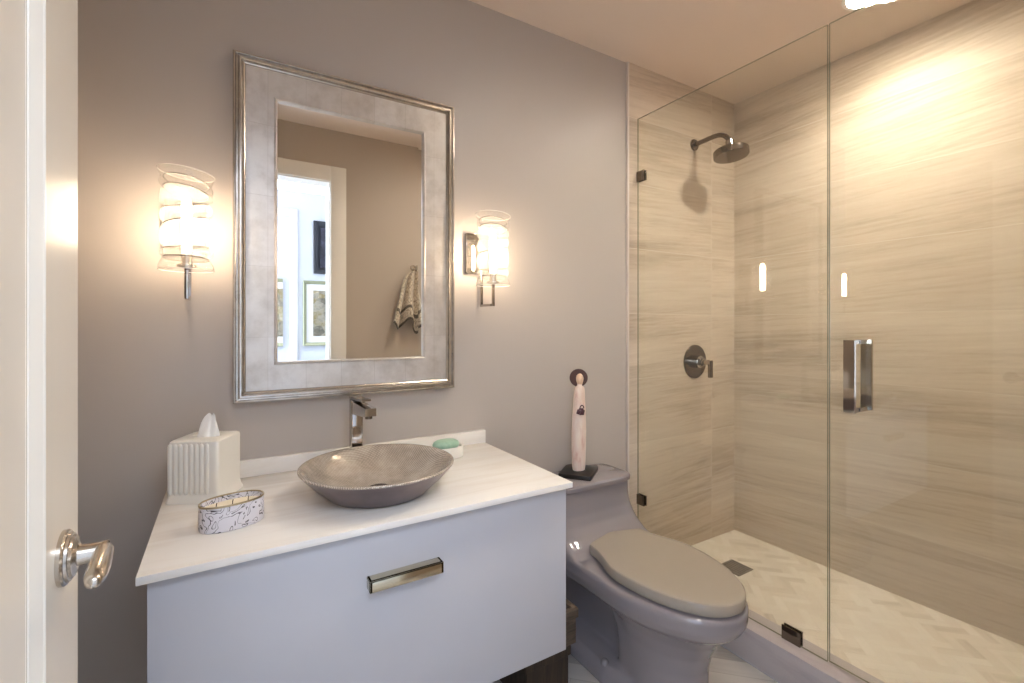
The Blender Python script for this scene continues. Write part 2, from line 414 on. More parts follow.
for za, zb in ((0.24, 0.62), (0.76, 1.95)):
    m = frame_moulding(y0+0.13, y1-0.132, za, zb, [(-0.002, -0.001), (0.0, 0.001), (0.003, 0.0012), (0.0045, -0.0004), (0.009, -0.0022), (0.014, -0.0048), (0.019, -0.0072), (0.0195, -0.0095), (0.0235, -0.0095), (0.024, -0.0082), (0.026, -0.0088)], lambda a, b, h: Vector((FX+h, a, b)))
    m.build('panel_moulding', M_TRIM, door, 20)  # paler trim colour than the door imitates cool hall light on the moulding
hy, hz = -1.6+0.746, 0.937
Mr = Matrix.Translation((FX, hy, hz)) @ RY90
MB().lathe([(0.0315, -0.001), (0.0315, 0.004), (0.030, 0.006), (0.028, 0.0065), (0.027, 0.009), (0.0245, 0.0095), (0.023, 0.012), (0.018, 0.013), (0.0155, 0.0145), (0.013, 0.015)], 56, Mr).build('handle_rose', M_SATIN, door, 25)
MB().lathe([(0.0125, 0.012), (0.0115, 0.02), (0.0105, 0.036), (0.012, 0.037), (0.012, 0.041), (0.0105, 0.042), (0.0105, 0.038)], 32, Mr).build('handle_neck', M_SATIN, door, 30)
p = [(FX+0.030, hy+0.003, hz), (FX+0.035, hy+0.002, hz+0.0005), (FX+0.038, hy-0.004, hz+0.001), (FX+0.039, hy-0.013, hz+0.001), (FX+0.040, hy-0.028, hz), (FX+0.041, hy-0.048, hz-0.001), (FX+0.042, hy-0.068, hz-0.002), (FX+0.0425, hy-0.080, hz-0.003), (FX+0.043, hy-0.085, hz-0.003)]
MB().tube(p, [0.0075, 0.0088, 0.0095, 0.0095, 0.0102, 0.0108, 0.0102, 0.0075, 0.003], 20).build('handle_lever', M_SATIN, door, 50)
for hzz in (0.25, 1.05, 1.85):
    MB().lathe([(0.006, -0.045), (0.006, 0.045)], 16, Matrix.Translation((FX-0.04, FRONT+0.004, hzz))).build('hinge', M_SATIN, door)

# ------------------------------------------------------------------ mirror
MX0, MX1, MZ0, MZ1 = 0.019, 0.710, 0.984, 1.999
mir = thing('wall_mirror', (0.364, 0, MZ0), 'large rectangular wall mirror in a wide silver leaf frame over the sink', 'mirror')
put = lambda a, b, h: Vector((a, -h, b))
frame_moulding(MX0, MX1, MZ0, MZ1, [(0.0, 0.0), (0.0, 0.030), (0.002, 0.035), (0.006, 0.036), (0.008, 0.034), (0.009, 0.030), (0.012, 0.030), (0.0135, 0.036), (0.017, 0.040), (0.021, 0.040), (0.0235, 0.036), (0.0245, 0.031), (0.028, 0.033), (0.031, 0.031), (0.0325, 0.026)], put).build('outer_moulding', M_FRAME, mir, 20)
frame_moulding(MX0, MX1, MZ0, MZ1, [(0.0325, 0.028), (0.107, 0.022)], put).build('leaf_panel', M_LEAF, mir, 20)
frame_moulding(MX0, MX1, MZ0, MZ1, [(0.107, 0.022), (0.1085, 0.026), (0.112, 0.027), (0.1145, 0.025), (0.116, 0.020), (0.1165, 0.012)], put).build('inner_lip', M_LEAF, mir, 20)
g = MB(); i0, i1 = 0.1155, 0.131
rings = [[put(MX0+i, MZ0+i, h), put(MX1-i, MZ0+i, h), put(MX1-i, MZ1-i, h), put(MX0+i, MZ1-i, h)] for i, h in ((i0, 0.006), (i0, 0.0145), (i1, 0.0149))]
g.loft(rings, True, True).build('mirror_glass', M_MIRROR, mir, 0)

# ------------------------------------------------------------------ sconces
def make_sconce(x, label):
    yc = -0.116; zb, zt = 1.352, 1.603
    s = thing('wall_sconce', (x, 0, 1.28), label, 'wall lamp', 'pair of swirled glass sconces beside the mirror')
    MB().box((x-0.058, -0.018, 1.402), (x+0.040, 0, 1.552), 0.002).build('backplate', M_CHROME, s)
    u = MB(); h = 0.0045
    u.box((x-h, -0.030, 1.278), (x+h, -0.021, 1.415), 0.001); u.box((x-h, yc-h, 1.278), (x+h, yc+h, 1.368), 0.001); u.box((x-h, yc+h, 1.278), (x+h, -0.030, 1.287), 0.001)
    u.box((x-h, -0.0235, 1.405), (x+h, -0.016, 1.418))
    u.build('bracket', M_CHROME, s)
    MB().lathe([(0.019, 1.357), (0.022, 1.36), (0.022, 1.366), (0.012, 1.369), (0.012, 1.392), (0.010, 1.396)], 28, Matrix.Translation((x, yc, 0))).build('socket_cup', M_SATIN, s)
    MB().lathe([(0.006, 1.394), (0.0095, 1.40), (0.0105, 1.42), (0.0105, 1.52), (0.008, 1.535), (0.002, 1.542)], 20, Matrix.Translation((x, yc, 0))).build('bulb', M_BULB, s, 60)
    # swirled glass cylinder: a rope of glass wound in a helix, lip flared and tilted
    nz, nt = 110, 72; H = zt-zb; rings = []
    groove = [(-0.012, 0.0, 0.0), (0.030, 0.003, 0.4), (0.058, 0.004, 3.0), (0.126, 0.010, 2.4), (0.168, 0.012, 3.3), (0.202, 0.010, 0.2), (0.228, 0.007, 0.4), (0.31, 0.010, 0.4)]
    def gz(q, a): zc, am, ph = groove[q]; return zc - am*math.cos(a-ph-0.6)
    def rad(z, a):
        q = 0
        while q < len(groove)-2 and z > gz(q+1, a): q += 1
        t = (z-gz(q, a))/(gz(q+1, a)-gz(q, a))
        r = 0.0465 + 0.0125*max(0.0, math.sin(PI*min(1, max(0, t))))**0.6
        if z > H-0.034: k_ = (z-H+0.034)/0.034; r = r*(1-k_) + 0.062*k_
        if z < 0.018: r += 0.003*(1-z/0.018)
        return r
    def lift(z, a): return -0.006*math.cos(a-0.2)*max(0, (z/H-0.75)/0.25)
    for i in range(nz+1):
        z = H*i/nz
        rings.append([Vector((x+rad(z, a)*math.cos(a), yc+rad(z, a)*math.sin(a), zb+z+lift(z, a))) for a in [2*PI*k/nt for k in range(nt)]])
    sh = MB().loft(rings, False, False).build('glass_shade', M_SHADE, s, 70)
    for q in range(1, 7):
        pts = []
        for k in range(97):
            a = 2*PI*k/96; z = gz(q, a)
            pts.append((x+0.0490*math.cos(a), yc+0.0490*math.sin(a), zb+z+lift(z, a)))
        MB().tube(pts, 0.0012, 6).build('glass_thread', M_SWIRL, sh, 60)
    for z in (0.0, H):
        MB().tube([(x+rad(z, a)*math.cos(a), yc+rad(z, a)*math.sin(a), zb+z+lift(z, a)) for a in [2*PI*k/72 for k in range(73)]], 0.0011, 6).build('glass_rim', M_RIM, sh, 60)
    return s
make_sconce(-0.085, 'swirled clear glass wall sconce left of the mirror, nearest the open door')
make_sconce(0.823, 'swirled clear glass wall sconce right of the mirror, square plate showing')

# ------------------------------------------------------------------ vanity
CT = 0.765
vx0, vx1, vy = -0.135, 0.843, -0.546
van = thing('vanity_cabinet', (0.354, 0, 0.28), 'wall hung pale grey vanity cabinet with one wide drawer front', 'cabinet')
cb_ = MB(); cx0, cx1, cy = -0.121, 0.835, -0.505
cb_.box((cx0, cy, 0.283), (cx1, -0.001, CT-0.0165)).build('body', M_LACQ, van, 0)
dr = MB().box((cx0, -0.525, 0.28), (cx1, cy-0.001, CT-0.019), 0.0015).build('drawer_front', M_LACQ, van)
hb = MB(); hx0, hx1, hzc = 0.272, 0.446, 0.632
hb.box((hx0, -0.553, hzc-0.013), (hx1, -0.546, hzc+0.013), 0.001); hb.box((hx0, -0.553, hzc+0.009), (hx1, -0.524, hzc+0.013), 0.001)
hb.box((hx0, -0.553, hzc-0.013), (hx0+0.006, -0.524, hzc+0.013), 0.001); hb.box((hx1-0.006, -0.553, hzc-0.013), (hx1, -0.524, hzc+0.013), 0.001)
hb.build('handle', M_BRASSY, dr)
ct = MB().box((vx0, vy, CT-0.016), (vx1, -0.001, CT-0.0002), 0.0015).build('countertop', M_COUNTER)
tag(ct, 'white stone countertop on the vanity, holding the sink', 'countertop')
bs = MB().box((vx0+0.012, -0.022, CT), (vx1, -0.001, CT+0.048), 0.0015).build('backsplash_upstand', M_COUNTER)
tag(bs, 'low white stone upstand along the wall at the back of the counter', 'backsplash')

# vessel sink
def sink_in():
    n = NT('stippled_bronze_glaze'); co = n.coord()
    wv = []
    sp = n.n('SeparateXYZ'); n.l(n.mapping(co, rot=(0, 0, 0.7)), sp.inputs[0])
    a = n.math('SINE', n.math('MULTIPLY', sp.outputs[0], 1100)); b = n.math('SINE', n.math('MULTIPLY', sp.outputs[1], 1100))
    dots = n.ramp(n.math('MULTIPLY', a, b), [(0.1, (0, 0, 0, 1)), (0.55, (1, 1, 1, 1))])
    f = n.noise(co, 16, 5, 0.65)
    base = n.ramp(f, [(0.3, '#80756d'), (0.5, '#9f9489'), (0.72, '#bfb3a5')])
    n.set(col=n.mix(n.math('MULTIPLY', dots, 0.8), base, '#ded3c3'), rough=0.22, metal=0.12, coat=0.7, coatr=0.06)
    n.bump(dots, 0.25, 0.0006); return n.m
M_SINKIN = sink_in(); M_SINKOUT = simple('dark_pewter_glaze', '#76696a', 0.3, 0.55, var=0.12, scale=20)
SX, SY = 0.352, -0.334
snk = thing('vessel_sink', (SX, SY, CT), 'round bronze vessel sink with stippled inside on the white counter', 'sink')
T = Matrix.Translation((SX, SY, CT))
MB().lathe([(0.04, 0.0), (0.120, 0.0), (0.130, 0.004), (0.144, 0.018), (0.164, 0.036), (0.182, 0.055), (0.194, 0.068), (0.197, 0.0715)], 96, T, True, False).build('outer_bowl', M_SINKOUT, snk, 60)
MB().lathe([(0.197, 0.0715), (0.1995, 0.074), (0.1995, 0.0765), (0.197, 0.078), (0.192, 0.0772), (0.181, 0.066), (0.161, 0.046), (0.135, 0.029), (0.10, 0.016), (0.06, 0.0105), (0.026, 0.0085)], 96, T, False, True).build('inner_bowl', M_SINKIN, snk, 60)
MB().lathe([(0.025, 0.008), (0.026, 0.012), (0.021, 0.0135), (0.018, 0.0125), (0.0, 0.013)], 40, T, True, True).build('drain', M_DARKNI, snk)
# faucet
FXx, FY = 0.347, -0.098
fa = thing('faucet', (FXx, FY, CT), 'tall square nickel faucet standing behind the vessel sink', 'faucet')
MB().lathe([(0.026, 0), (0.026, 0.004), (0.024, 0.006)], 40, Matrix.Translation((FXx, FY, CT))).build('base_ring', M_CHROME, fa)
m = MB(); m.box((FXx-0.018, FY-0.018, CT+0.005), (FXx+0.018, FY+0.018, CT+0.216), 0.005, 3); m.build('body', M_CHROME, fa, 40)
sp_ = MB(); sp_.loft([[Vector((FXx+sx, FY-yy, CT+zz)) for sx, zz in ((-0.0155, zb_), (0.0155, zb_), (0.0155, zt_), (-0.0155, zt_))] for yy, zb_, zt_ in ((0.012, 0.172, 0.211), (0.05, 0.176, 0.211), (0.168, 0.188, 0.212), (0.174, 0.190, 0.211))])
sp_.build('spout', M_CHROME, fa, 20)
MB().lathe([(0.010, 0.0), (0.010, 0.009)], 24, Matrix.Translation((FXx, FY-0.152, CT+0.180))).build('aerator', M_DARKNI, fa)
lv = MB(); lv.loft([[Vector((FXx+sx*wd, FY-yy, CT+zz+dz)) for sx, dz in ((-1, 0), (1, 0), (1, 0.006), (-1, 0.006))] for yy, zz, wd in ((-0.018, 0.217, 0.017), (0.016, 0.2175, 0.017), (0.06, 0.220, 0.015), (0.125, 0.225, 0.0135))])
lv.build('lever', M_CHROME, fa, 20)
# soap dish and soap
sdx, sdy = 0.640, -0.125
sd = thing('soap_dish', (sdx, sdy, CT), 'small white oval soap dish by the backsplash', 'soap dish')
rg = [superell(a*0.055, a*0.037, 2.6, 48, (sdx, sdy), CT+z) for a, z in ((0.94, 0), (1, 0.003), (1.0, 0.034), (0.97, 0.037), (0.9, 0.036), (0.86, 0.030), (0.5, 0.028))]
MB().loft(rg).build('dish', M_WHITE_CER, sd, 50)
rg = [superell(a*0.046, a*0.030, 2.3, 48, (sdx-0.004, sdy-0.001), CT+z) for a, z in ((0.6, 0.0295), (0.88, 0.032), (1, 0.040), (0.99, 0.046), (0.9, 0.053), (0.68, 0.058), (0.35, 0.060), (0.05, 0.0605))]
n = NT('green_soap'); M_SOAP = n.set(col=n.ramp(n.noise(n.coord(), 40, 3), [(0.3, '#8fb59c'), (0.7, '#abccb5')]), rough=0.35)
so = MB().loft(rg).build('soap_bar', M_SOAP, None, 60)
tag(so, 'pale green bar of soap lying in the white dish', 'soap')

# tissue box cover
tb = thing('tissue_box_cover', (-0.042, -0.126, CT), 'cream ceramic tissue box cover with a fluted front, at left end of counter', 'tissue box')
tb.rotation_euler = (0, 0, math.radians(-27))
TM = parent_matrix(tb)
def sq(h, z, p=14, n=96): return [TM @ v for v in superell(h, h, p, n, (0, 0), z)]
def el(a, b, z, n=96): return [TM @ v for v in superell(a, b, 2.0, n, (0, 0), z)]
q = 0.060
body = MB().loft([sq(q+0.006, 0.0), sq(q+0.006, 0.004), sq(q+0.002, 0.014), sq(q, 0.026), sq(q, 0.147), sq(q-0.001, 0.152), sq(q-0.005, 0.155), el(0.036, 0.020, 0.155), el(0.034, 0.018, 0.152), el(0.033, 0.017, 0.12)], True, True)
body.build('cover', M_WHITE_CER, tb, 40)
fl = MB(); nf = 8
for k in range(nf):
    xx = -0.054 + 0.0126*k
    fl.loft([[TM @ Vector((xx+0.0056*math.cos(a)*sc, -q+0.001-0.0055*sc*max(0, math.sin(a)), z)) for a in [PI*j/10 for j in range(11)]] for z, sc in ((0.018, 0.05), (0.024, 0.8), (0.030, 1), (0.140, 1), (0.146, 0.8), (0.149, 0.05))], True, True, True)
fl.build('fluting', M_WHITE_CER, tb, 50)
ti = MB(); random.seed(3)
nu, nv = 40, 14; rings = []
for j in range(nv+1):
    t = j/nv; z = 0.128 + 0.074*t; ring = []
    for k in range(nu):
        a = 2*PI*k/nu
        r = 0.028 - 0.007*t - 0.006*t*t
        f = 1 + 0.16*math.sin(3*a+t*2) + 0.10*math.sin(7*a-3*t)
        fl_ = 0.60*(1-t)**0.7 + 0.13
        ring.append(TM @ Vector((r*f*math.cos(a)+0.004*t, r*fl_*f*math.sin(a)+0.004*t*math.sin(2.2*math.cos(a)+1), z+0.011*t*math.cos(a+0.5)+0.006*t*math.sin(3*a))))
    rings.append(ring)
ts = ti.loft(rings, True, False).build('tissue', M_TISSUE, None, 60)
tag(ts, 'white tissue sticking up out of the ceramic box cover', 'tissue')

# candle in oval tin
n = NT('white_tin_with_scrolls'); co = n.coord()
f = n.noise(co, 38, 1.2, 0.5, 1.2)
ln = n.math('ABSOLUTE', n.math('SUBTRACT', n.math('FRACT', n.math('MULTIPLY', f, 5.0)), 0.5))
line = n.ramp(ln, [(0.05, (1, 1, 1, 1)), (0.10, (0, 0, 0, 1))])
M_TIN = n.set(col=n.mix(line, '#dcd9df', '#4b464d'), rough=0.3)
cdx, cdy = 0.014, -0.372
cd = thing('candle', (cdx, cdy, CT), 'oval three wick candle in a white tin with dark scrolls', 'candle', rz=math.radians(15))
CM = parent_matrix(cd)
def ce(a, b, z): return [CM @ v for v in superell(a, b, 2.2, 72, (0, 0), z)]
MB().loft([ce(0.062, 0.039, 0), ce(0.064, 0.041, 0.002), ce(0.064, 0.041, 0.054), ce(0.0632, 0.0402, 0.056), ce(0.0624, 0.0394, 0.055), ce(0.0624, 0.0394, 0.040)], True, False).build('tin', M_TIN, cd, 40)
MB().loft([ce(0.0646, 0.0416, 0.0535), ce(0.0650, 0.0420, 0.055), ce(0.0644, 0.0414, 0.0572), ce(0.0622, 0.0392, 0.0572), ce(0.0618, 0.0388, 0.0545)], False, False).build('rim', simple('tin_rim', '#b8a888', 0.35, 0.8), cd, 50)
MB().loft([ce(0.0622, 0.0392, 0.02), ce(0.0622, 0.0392, 0.043), ce(0.060, 0.037, 0.0425), ce(0.03, 0.018, 0.042)], True, True).build('wax', M_WAX, cd, 50)
for k in (-1, 0, 1):
    MB().tube([CM @ Vector((0.032*k, 0, 0.041)), CM @ Vector((0.032*k+0.001, 0.001, 0.05)), CM @ Vector((0.032*k+0.002, 0.001, 0.054))], 0.0009, 8).build('wick', M_WICK, cd)

# ------------------------------------------------------------------ toilet
TX = 1.258
toi = thing('toilet', (TX, 0, 0), 'taupe grey one piece toilet with closed lid beside the shower', 'toilet')
def egg(z, tail, hw_t, hw, ymax, tip, n=80, sq_=2.0):
    """plan outline: straight tail at y=tail, widest at ymax, rounded nose at y=tip"""
    r = []
    h = n//2
    for k in range(h+1):                                   # nose half, right to left
        a = PI*k/h
        r.append(Vector((TX+hw*math.copysign(abs(math.cos(a))**(2/sq_), math.cos(a)), ymax-(ymax-tip)*math.sin(a)**(2/sq_), z)))
    m = n//2
    for k in range(1, m):                                  # left side back to tail and round to the right
        t = k/m
        if t < 0.4: s_ = t/0.4; x = -(hw + (hw_t-hw)*(s_*s_*(3-2*s_))); y = ymax + (tail-0.03-ymax)*s_
        elif t <= 0.6:
            a = (t-0.4)/0.2; x = -hw_t*math.cos(PI*a); x = math.copysign(abs(x/hw_t)**0.45*hw_t, x); y = tail-0.03+0.03*math.sin(PI*a)**0.5
        else: s_ = (1-t)/0.4; x = (hw + (hw_t-hw)*(s_*s_*(3-2*s_))); y = ymax + (tail-0.03-ymax)*s_
        r.append(Vector((TX+x, y, z)))
    return r
b = MB()
# rim and deck
b.loft([egg(0.285, -0.03, 0.185, 0.180, -0.45, -0.752), egg(0.305, -0.03, 0.200, 0.196, -0.45, -0.775), egg(0.33, -0.03, 0.206, 0.204, -0.45, -0.788), egg(0.362, -0.03, 0.207, 0.205, -0.45, -0.79), egg(0.374, -0.03, 0.203, 0.201, -0.45, -0.786)])
# bowl running down into the pedestal
b.loft([egg(0.0, -0.40, 0.118, 0.122, -0.50, -0.668), egg(0.05, -0.40, 0.115, 0.120, -0.50, -0.662), egg(0.13, -0.40, 0.115, 0.120, -0.50, -0.664), egg(0.19, -0.395, 0.120, 0.126, -0.49, -0.680), egg(0.24, -0.375, 0.13, 0.142, -0.48, -0.708), egg(0.28, -0.33, 0.15, 0.165, -0.46, -0.740), egg(0.31, -0.26, 0.17, 0.185, -0.45, -0.765), egg(0.34, -0.2, 0.18, 0.19, -0.45, -0.775)])
# recessed side behind the pedestal and its foot
b.box((TX-0.07, -0.47, 0), (TX+0.07, -0.015, 0.34)); 
b.loft([[Vector((TX+sx*hw, yy, z)) for sx, yy in ((-1, -0.03), (-1, -0.40), (-0.72, -0.52), (0.72, -0.52), (1, -0.40), (1, -0.03))] for z, hw in ((0, 0.178), (0.035, 0.174), (0.055, 0.15), (0.062, 0.11))])
# tank with the front sweeping down into the deck
def tank(z, hw, yf, p=7):
    yb = -0.006; c = ((yb+yf)/2); hy_ = (yb-yf)/2
    return superell(hw, hy_, p, 80, (TX, c), z)
b.loft([tank(0.30, 0.200, -0.34), tank(0.365, 0.205, -0.335), tank(0.378, 0.205, -0.30), tank(0.392, 0.203, -0.268), tank(0.415, 0.199, -0.236), tank(0.445, 0.194, -0.210), tank(0.48, 0.188, -0.193), tank(0.52, 0.185, -0.186), tank(0.572, 0.184, -0.185)])
o = b.build('bowl_and_tank', M_PORC, toi, 0)
md = o.modifiers.new('r', 'REMESH'); md.mode = 'VOXEL'; md.voxel_size = 0.005; md.use_smooth_shade = True
sm = o.modifiers.new('s', 'SMOOTH'); sm.factor = 0.5; sm.iterations = 9
bpy.context.view_layer.update(); bake(o)
o.data.polygons.foreach_set('use_smooth', [True]*len(o.data.polygons))
def tl(z, hw, yf): return tank(z, hw, yf, 6)
MB().loft([tl(0.5715, 0.184, -0.186), tl(0.573, 0.190, -0.196), tl(0.588, 0.191, -0.198), tl(0.594, 0.188, -0.194), tl(0.596, 0.182, -0.186)]).build('tank_lid', M_PORC, toi, 28)
def lidr(z, d): return egg(z, -0.275+d*0.2, 0.135-d, 0.180-d, -0.47, -0.785+d, 80)
MB().loft([lidr(0.3735, 0.014), lidr(0.3745, 0.012), lidr(0.381, 0.012), lidr(0.3825, 0.014)]).build('seat', M_SEAT, toi, 40)
MB().loft([lidr(0.3835, 0.006), lidr(0.384, 0.001), lidr(0.387, 0.0), lidr(0.408, 0.0002), lidr(0.4125, 0.0015), lidr(0.4152, 0.0042), lidr(0.4165, 0.0085), lidr(0.4172, 0.03), lidr(0.4177, 0.07), lidr(0.418, 0.11)]).build('lid', M_SEAT, toi, 28)
for sx in (-0.075, 0.075):
    MB().box((TX+sx-0.022, -0.298, 0.376), (TX+sx+0.022, -0.268, 0.404), 0.006, 3).build('hinge_block', M_SEAT, toi, 40)
for sx in (-1, 1):
    MB().lathe([(0.014, 0.0), (0.0135, 0.008), (0.010, 0.014), (0.004, 0.0165), (0.0, 0.017)], 24, Matrix.Translation((TX+sx*0.148, -0.385, 0.051))).build('bolt_cap', M_PORC, toi, 60)

# ------------------------------------------------------------------ statuette on the tank
ZT = 0.596; stx, sty = 1.246, -0.080
st = thing('statuette', (stx, sty, ZT), 'slender pale carved figurine with dark round halo on the toilet tank', 'figurine', rz=math.radians(38))
SM = parent_matrix(st)
MB().box((-0.078, -0.066, 0), (0.078, 0.066, 0.018), 0.003, 2, SM).build('base', M_BLACK, st)
n = NT('whitewashed_wood'); co = n.coord()
f = n.noise(n.mapping(co, (40, 40, 9)), 1.0, 5, 0.6, 0.5)
M_FIG = n.set(col=n.ramp(f, [(0.25, '#c98f82'), (0.42, '#e6cfc2'), (0.7, '#f0e4d8')]), rough=0.6); n.bump(f, 0.3, 0.002)
def fr(z, a, b_, dx=0.0): return [Vector((stx+dx+v.x, sty+v.y, ZT+z)) for v in superell(a, b_, 2.3, 40)]
MB().loft([fr(0.018, 0.026, 0.020), fr(0.03, 0.028, 0.022), fr(0.10, 0.031, 0.024), fr(0.18, 0.032, 0.024, 0.001), fr(0.25, 0.029, 0.022, 0.002), fr(0.31, 0.025, 0.020, 0.003), fr(0.342, 0.023, 0.018, 0.004), fr(0.356, 0.020, 0.015, 0.005), fr(0.364, 0.010, 0.010, 0.005), fr(0.374, 0.009, 0.009, 0.005)]).build('figure', M_FIG, st, 60)
hd = MB().lathe([(0.004, 0.366), (0.011, 0.372), (0.0145, 0.384), (0.0155, 0.394), (0.013, 0.405), (0.007, 0.412), (0.001, 0.414)], 28, Matrix.Translation((stx+0.005, sty-0.001, ZT)))
hd.box((stx+0.002, sty-0.020, ZT+0.385), (stx+0.007, sty-0.013, ZT+0.397), 0.002)
hd.build('head', simple('pale_wood_face', '#e2c3a8', 0.6), st, 60)
VD = Matrix.Rotation(math.radians(-38), 4, 'Z')
MB().lathe([(0.036, -0.004), (0.0375, 0.0), (0.036, 0.004)], 48, Matrix.Translation((stx+0.013, sty+0.016, ZT+0.394)) @ Matrix.Rotation(math.radians(-38), 4, 'Z') @ RX90).build('halo', simple('dark_brown_wood', '#4c2c1e', 0.45, var=0.15), st, 40)
ch = MB()
for (dx, dz, w_, h_, a_) in ((-0.010, 0.262, 0.008, 0.010, 0.3), (0.004, 0.262, 0.010, 0.014, -0.1), (0.012, 0.258, 0.006, 0.011, 0.2)):
    Mx = Matrix.Translation((stx+dx-0.012, sty-0.027, ZT+dz)) @ VD @ Matrix.Rotation(a_, 4, 'Y')
    ch.box((-w_, -0.004, -h_), (w_, 0.004, h_), 0.003, 2, Mx)
ch.tube([Vector((stx-0.008+0.010*math.cos(a), sty-0.030, ZT+0.276+0.012*math.sin(a))) for a in [PI*k/10 for k in range(11)]], 0.0022, 8)
ch.build('hands_ornament', simple('dark_plum_ornament', '#46222a', 0.4), st, 50)

# ------------------------------------------------------------------ shower fittings
GX = 1.66; gt = 0.004; GTOP = 1.21+0.605*1.6; SEAM = -1.6+0.769
def glass_pane(name, y0, y1, z0, z1, parent):
    m = MB().box((GX-gt, y0, z0), (GX+gt, y1, z1)); o = m.build(name, [M_GLASS, M_GEDGE], parent, 0)
    for p_ in o.data.polygons: p_.material_index = 0 if abs(p_.normal.x) > 0.9 else 1
    return o
gp = thing('shower_glass_panel', (GX, -0.42, 0.124), 'fixed clear glass shower panel held by metal clips between toilet and shower', 'shower screen')
glass_pane('pane', SEAM+0.002, -0.0105, 0.1255, GTOP, gp)
def clip(lo, hi, nm='clip'):
    m = MB(); m.box((GX-gt-0.006, lo[0], lo[1]), (GX-gt-0.0003, hi[0], hi[1]), 0.001); m.box((GX+gt+0.0003, lo[0], lo[1]), (GX+gt+0.006, hi[0], hi[1]), 0.001)
    m.build(nm, M_DARKNI, gp)
clip((-0.056, 1.882), (-0.0105, 1.928)); clip((-0.056, 0.372), (-0.0105, 0.418)); clip((-0.748, 0.1245), (-0.686, 0.172))
gd = thing('shower_glass_door', (GX, -1.17, 0.13), 'frameless clear glass shower door with a square pull handle', 'shower door')
glass_pane('pane', FRONT+0.012, SEAM-0.003, 0.130, GTOP, gd)
hm = MB(); yl, yh, z0, z1 = -1.6+0.676, -1.6+0.706, 0.943, 1.164
for sgn in (-1, 1):
    xo = GX+sgn*(0.042 if sgn < 0 else 0.070); h = 0.005
    hm.box((xo-h, yl, z0), (xo+h, yh, z1))
    for zz in (z0, z1-0.012):
        lo, hi = sorted((GX+sgn*(gt+0.0003), xo)); hm.box((lo, yl+0.006, zz), (hi, yh-0.006, zz+0.012))
hm.build('pull_handle', M_CHROME, gd)
for zz in (0.35, 1.85):
    MB().box((GX-0.012, FRONT+0.002, zz), (GX+0.012, FRONT+0.06, zz+0.09), 0.002).build('door_hinge', M_DARKNI, gd)
# shower head
shx, shz = 2.063, 2.136
sh = thing('showerhead', (shx, -0.01, shz), 'round nickel rain shower head on a bent arm high on the tile', 'shower head')
MB().lathe([(0.029, 0.0), (0.029, 0.006), (0.024, 0.011), (0.014, 0.013)], 40, Matrix.Translation((shx, -0.010, shz)) @ RX90).build('wall_flange', M_DARKNI, sh)
pts = [(shx, -0.012, shz), (shx, -0.06, shz+0.002)] + bezier((shx, -0.11, shz+0.004), (shx, -0.175, shz+0.008), (shx, -0.195, shz-0.015), (shx, -0.212, shz-0.048), 12)
MB().tube(pts, 0.0115, 18).build('arm', M_DARKNI, sh, 60)
hM = Matrix.Translation((shx, -0.211, shz-0.045)) @ Matrix.Rotation(math.radians(-7), 4, 'X') @ Matrix.Rotation(PI, 4, 'X')
MB().lathe([(0.013, -0.004), (0.019, 0.0), (0.019, 0.020), (0.015, 0.024), (0.022, 0.026), (0.026, 0.048), (0.030, 0.050)], 36, hM).build('swivel_collar', M_CHROME, sh)
MB().lathe([(0.030, 0.042), (0.060, 0.043), (0.075, 0.045), (0.079, 0.049), (0.079, 0.076), (0.076, 0.079), (0.0, 0.0792)], 56, hM).build('spray_disc', M_DARKNI, sh)
# valve
vx_, vz_ = 2.068, 1.022
va = thing('shower_valve', (vx_, -0.01, vz_), 'round nickel shower valve plate with a lever on the tile', 'shower valve')
VM = Matrix.Translation((vx_, -0.010, vz_)) @ RX90
MB().lathe([(0.086, 0.0), (0.086, 0.005), (0.083, 0.008), (0.0, 0.0085)], 64, VM).build('escutcheon', M_DARKNI, va)
MB().lathe([(0.031, 0.008), (0.031, 0.036), (0.028, 0.04), (0.020, 0.041), (0.020, 0.058), (0.013, 0.060), (0.0125, 0.098)], 40, VM).build('hub', M_CHROME, va)
lM = MB(); lM.box((vx_-0.010, -0.112, vz_-0.075), (vx_+0.010, -0.094, vz_+0.012), 0.003, 3); lM.build('lever', M_DARKNI, va)
# drain
dx_, dy_ = 2.03, -0.262
dn = thing('shower_drain', (dx_, dy_, 0.079), 'square metal drain grate in the white herringbone shower floor', 'drain')
m = MB(); a = 0.055
m.box((dx_-a, dy_-a, 0.0795), (dx_+a, dy_-a+0.008, 0.0825), 0.0005, 1); m.box((dx_-a, dy_+a-0.008, 0.0795), (dx_+a, dy_+a, 0.0825), 0.0005, 1)
m.box((dx_-a, dy_-a+0.008, 0.0795), (dx_-a+0.008, dy_+a-0.008, 0.0825)); m.box((dx_+a-0.008, dy_-a+0.008, 0.0795), (dx_+a, dy_+a-0.008, 0.0825))
m.build('frame', M_DRAIN, dn)
m = MB()
for k in range(6): m.box((dx_-a+0.0095+k*0.0155, dy_-a+0.008, 0.0798), (dx_-a+0.0210+k*0.0155, dy_+a-0.008, 0.0822))
for k in range(3): m.box((dx_-a+0.008, dy_-0.030+k*0.028, 0.0797), (dx_+a-0.008, dy_-0.026+k*0.028, 0.0818))
m.build('grate', M_DRAIN, dn)
MB().box((dx_-a+0.006, dy_-a+0.006, 0.0792), (dx_+a-0.006, dy_+a-0.006, 0.0796)).build('drain_well', M_DARKNI, dn)

